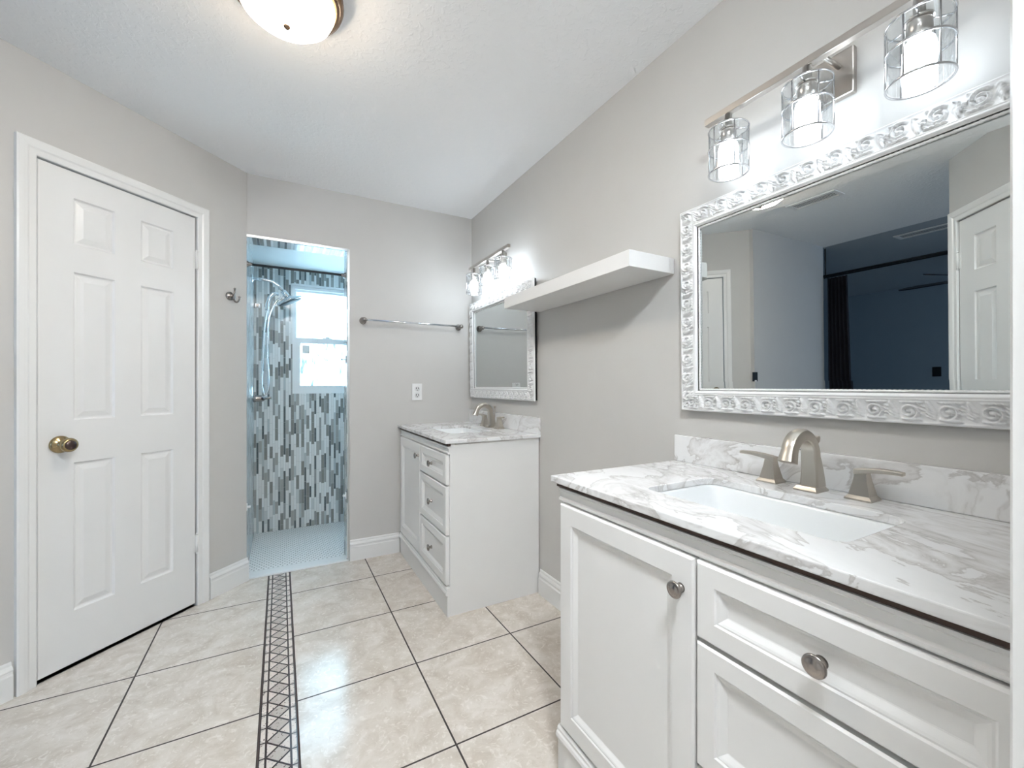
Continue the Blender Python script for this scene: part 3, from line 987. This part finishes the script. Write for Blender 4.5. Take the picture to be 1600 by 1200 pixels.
ou = thing('electrical_outlet', 'white duplex outlet on the back wall above the far corner vanity', 'outlet', (.846, YB, 1.103))
obj('cover_plate', MB().box(-.036, .036, -.006, 0, -.058, .058, .002), 'plastic', ou)
for z in (-.024, .022):
    so = obj('socket', MB().lathe([(.017, -.006), (.017, -.0085), (.004, -.0088)], (0, 0, z), (0, 1, 0), 20), 'plastic', ou)
    obj('socket_slots', MB().box(-.009, -.005, -.0096, -.0082, z-.003, z+.009).box(.005, .009, -.0096, -.0082, z-.003, z+.009).lathe([(.0035, -.0082), (.0035, -.0096)], (0, 0, z-.009), (0, 1, 0), 10), 'slot', so)

# ------------------------------------------------------------------ ceiling dome light, added fill dome and air vents
def ceiling_light(label, loc, glass):
    cl = thing('ceiling_light', label, 'ceiling light', loc)
    obj('rim', MB().lathe([(.150, 0), (.160, -.004), (.164, -.014), (.160, -.026), (.166, -.032), (.162, -.042), (.149, -.050), (.139, -.050), (.139, -.02)], (0, 0, 0), (0, 0, 1), 48, False), 'bronze', cl)
    obj('glass_bowl', MB().lathe([(.141, -.042), (.139, -.060), (.128, -.084), (.105, -.103), (.072, -.118), (.034, -.127), (.006, -.129)], (0, 0, 0), (0, 0, 1), 48, False), glass, cl)
    obj('finial', MB().lathe([(.005, -.126), (.012, -.130), (.010, -.137), (.004, -.143)], (0, 0, 0), (0, 0, 1), 16), 'bronze', cl)


ceiling_light('round flush ceiling light with warm glass bowl and bronze rim', (.018, 1.497, ZC), 'dome')
ceiling_light('added white fill dome, out of view over the doorway at the near end of the room', (.25, -.07, ZC), 'dome_fill')  # fill lamp added out of view to brighten the cabinet fronts


def vent(label, cx, cy, lx, ly):
    t = thing('air_vent', label, 'air vent', (cx, cy, ZC), 0, 'ceiling air vents')
    f = MB()
    for a, b, c, d in ((-lx, lx, -ly, -ly+.025), (-lx, lx, ly-.025, ly), (-lx, -lx+.025, -ly+.025, ly-.025), (lx-.025, lx, -ly+.025, ly-.025)):
        f.box(a, b, c, d, -.008, 0, .002)
    obj('vent_frame', f, 'plastic', t)
    obj('vent_backing', MB().box(-lx+.02, lx-.02, -ly+.02, ly-.02, -.001, 0), 'slot', t)
    n = 4
    for k in range(n):
        x = -lx+.03+(2*lx-.06)*(k+.5)/n
        obj('vent_slat', MB().add([(x-.003, -ly+.025, -.004), (x+.003, -ly+.025, -.003), (x+.003, ly-.025, -.003), (x-.003, ly-.025, -.004),
                                   (x-.003, -ly+.025, -.005), (x+.003, -ly+.025, -.004), (x+.003, ly-.025, -.004), (x-.003, ly-.025, -.005)],
                                  [(0, 1, 2, 3), (7, 6, 5, 4), (0, 4, 5, 1), (1, 5, 6, 2), (2, 6, 7, 3), (3, 7, 4, 0)]), 'plastic', t)
    return t


vent('white louvred ceiling vent nearest the ceiling light, seen in the large mirror', -.805, 1.583, .07, .155)
vent('ceiling vent farther off towards the dark bedroom, seen in the large mirror', -2.39, 1.45, .08, .23)

# ------------------------------------------------------------------ bedroom things seen in the mirror
so = thing('light_switch', 'black switch plate on the grey wall seen at left in the mirror', 'light switch', (-.967, AY, 1.158), 0)
obj('switch_plate', MB().box(-.034, .034, -.005, 0, -.055, .055, .002), 'black', so)
obj('toggle', MB().box(-.010, .010, -.012, -.005, -.028, -.012, .002).box(-.004, .004, -.012, -.005, -.042, -.028, .001), 'plastic', so, label='small white toggle')
bo = thing('electrical_outlet', 'black outlet plate on the dark bedroom wall seen in the mirror', 'outlet', (-5.30, 2.27, 1.20), -PI/2*-1)
obj('cover_plate', MB().box(-.045, .045, -.006, 0, -.065, .065, .002), 'black', bo)

cr = thing('curtain_rod', 'dark double curtain rod near the ceiling seen in the large mirror', 'curtain rod', (-2.12, 0, 2.128))
obj('rod', MB().tube([(0, -1.4, 0), (0, 2.17, 0)], .011, 10), 'black', cr)
obj('rear_rod', MB().tube([(-.07, -1.4, .0), (-.07, 2.17, .0)], .009, 10), 'black', cr)
for y in (-1.3, 2.14): obj('bracket', MB().tube([(-.035, y, ZC-2.128), (-.035, y, 0)], .006, 8).tube([(-.07, y, 0), (0, y, 0)], .006, 8), 'black', cr)
# curtain: folded sheet
mb = MB(); n = 40; rows = []
for z in (0.02, .5, 1.1, 1.6, 2.0, 2.10):
    row = []
    for k in range(n+1):
        u = k/n; sp = .21-.05*(z/2.1)
        row.append((-2.12+.028*math.sin(u*PI*11)*(1-.3*z/2.1), 2.105-sp*u, z))
    rows.append(row)
vv = [q for r in rows for q in r]
mb.add(vv, [(a*(n+1)+b, a*(n+1)+b+1, (a+1)*(n+1)+b+1, (a+1)*(n+1)+b) for a in range(5) for b in range(n)], True)
cu = obj('curtain', mb, 'curtain'); so_ = cu.modifiers.new('thick', 'SOLIDIFY'); so_.thickness = .004
tag(cu, 'dark navy curtain hanging bunched from the rod seen in the mirror', 'curtain')

fn = thing('ceiling_fan', 'dark ceiling fan in the bedroom seen in the large mirror', 'ceiling fan', (-3.62, 1.40, ZC))
obj('downrod', MB().lathe([(.06, 0), (.05, -.03), (.013, -.035), (.013, -.20)], (0, 0, 0), (0, 0, 1), 20), 'fan', fn)
obj('motor', MB().lathe([(.05, -.20), (.10, -.215), (.11, -.26), (.09, -.31), (.05, -.33), (.01, -.335)], (0, 0, 0), (0, 0, 1), 24), 'fan', fn)
for k in range(5):
    a = PI/2+.06+2*PI*k/5
    c, s = math.cos(a), math.sin(a)
    pts = [(.10, -.025), (.16, -.065), (.57, -.085), (.68, -.05), (.71, 0), (.68, .05), (.57, .085), (.16, .065), (.10, .025)]
    bl = MB().loft([[(x*c-y*s, x*s+y*c, z-.28+.30*y) for x, y in pts] for z in (0, .010)], smooth=False)
    obj('blade', bl, 'fan', fn)

# ------------------------------------------------------------------ shower fittings
rd = thing('shower_rod', 'dark tension rod across the top of the shower opening', 'shower rod', ((SX0+OPX)/2, YB+.05, 1.877))
hw = (OPX-.011-SX0)/2
rd.location.x = SX0+hw
obj('tube', MB().tube([(-hw+.004, 0, 0), (hw-.004, 0, 0)], .0075, 12), 'black', rd)
for s in (-1, 1):
    obj('end_cap', MB().lathe([(.019, 0), (.019, .006), (.012, .014), (.011, .030)], (s*hw, 0, 0), (-s, 0, 0), 20), 'darknickel', rd)

SY = 3.50
sw = thing('shower_set', 'chrome shower head with hand shower and hose on the mosaic wall', 'shower', (SX0, SY, 1.90))
obj('flange', MB().lathe([(.032, 0), (.030, .006), (.014, .012)], (0, 0, 0), (1, 0, 0), 20), 'chrome', sw)
obj('shower_arm', MB().tube([(0, 0, 0), (.07, 0, .004), (.125, 0, -.004), (.165, 0, -.03), (.205, 0, -.072)], .011, 12), 'chrome', sw)
obj('diverter', MB().lathe([(.018, -.025), (.021, -.01), (.021, .02), (.015, .03)], (.21, 0, -.085), (.6, 0, -.8), 16), 'chrome', sw)
hd = MB()
ax = Vector((.42, 0, -.91)).normalized()
hd.lathe([(.018, -.03), (.035, -.015), (.085, 0), (.090, .010), (.086, .018), (.02, .019)], (.235, 0, -.125), ax, 32)
ho = obj('rain_plate', hd, 'chrome', sw)
obj('nozzle_face', MB().lathe([(.080, .0185), (.078, .021), (.004, .021)], (.235, 0, -.125), ax, 32), 'slot', ho)
hs = MB().tube([(.165, -.03, -.095), (.130, -.035, -.100), (.112, -.035, -.125), (.098, -.035, -.18), (.094, -.035, -.22)], [.014, .013, .012, .011, .010], 12)
obj('hand_shower', hs, 'chrome', sw)
hose = []
keys = [(.094, -.035, -.22), (.080, -.035, -.33), (.072, -.035, -.48), (.066, -.035, -.62), (.062, -.035, -.74), (.078, -.035, -.815), (.100, -.03, -.78),
        (.104, -.025, -.68), (.096, -.02, -.55), (.098, -.015, -.40), (.108, -.01, -.26), (.150, -.005, -.15), (.195, 0, -.105)]
for i in range(len(keys)-1):
    p0, p1, p2, p3 = [Vector(keys[max(0, min(len(keys)-1, i+k))]) for k in (-1, 0, 1, 2)]
    for q in range(8):
        u = q/8
        hose.append(.5*((2*p1)+(p2-p0)*u+(2*p0-5*p1+4*p2-p3)*u*u+(3*p1-p0-3*p2+p3)*u**3))
hose.append(Vector(keys[-1]))
obj('hose', MB().tube(hose, .0065, 10), 'chrome', sw)

vl = thing('shower_valve', 'chrome oval shower valve with lever on the left mosaic wall', 'shower valve', (SX0, SY, 1.055))
pl = MB()
el = lambda x, a, b: [(x, a*math.cos(2*PI*k/32), b*math.sin(2*PI*k/32)) for k in range(32)]
pl.loft([el(0, .065, .095), el(.005, .064, .094), el(.010, .055, .083), el(.012, .03, .03)])
obj('cover_plate', pl, 'chrome', vl)
obj('lever', MB().lathe([(.026, .010), (.024, .03), (.022, .06), (.018, .075), (.010, .08)], (0, 0, 0), (1, 0, 0), 20)
    .tube([(.06, -.01, 0), (.09, -.03, .003), (.125, -.05, .008)], [.011, .009, .007], 10), 'darknickel', vl)

wh = thing('hose_bracket', 'small chrome square bracket on the back mosaic wall left of the window', 'bracket', (-.155, SY1, 1.765))
obj('mount', MB().box(-.018, .018, -.008, 0, -.016, .016, .002), 'chrome', wh)
obj('peg', MB().box(-.009, .009, -.03, -.008, -.009, .009, .002), 'darknickel', wh)

gp = 'white clips low on the shower jambs'
k1 = thing('jamb_clip', 'small white clip low on the left shower jamb', 'clip', (SX0, YB+.03, .423), 0, gp)
obj('clip_body', MB().box(0, .022, -.008, .008, -.006, .006, .002).box(0, .005, -.012, .012, -.020, .020, .001), 'plastic', k1)
k2 = thing('jamb_clip', 'small white clip low on the right shower jamb', 'clip', (OPX-.011, YB+.03, .423), PI, gp)
for ch in k1.children:
    c = ch.copy(); COL.objects.link(c); c.parent = k2
k3 = thing('jamb_hook', 'small chrome hook halfway up the right shower jamb', 'hook', (OPX-.011, YB+.05, 1.32), PI)
obj('hook_plate', MB().box(0, .005, -.010, .010, -.025, .025, .001), 'chrome', k3)
obj('hook_peg', MB().tube([(.005, 0, 0), (.026, 0, 0)], .004, 8).lathe([(.003, -.003), (.007, 0), (.003, .003)], (.027, 0, 0), (1, 0, 0), 12), 'chrome', k3)
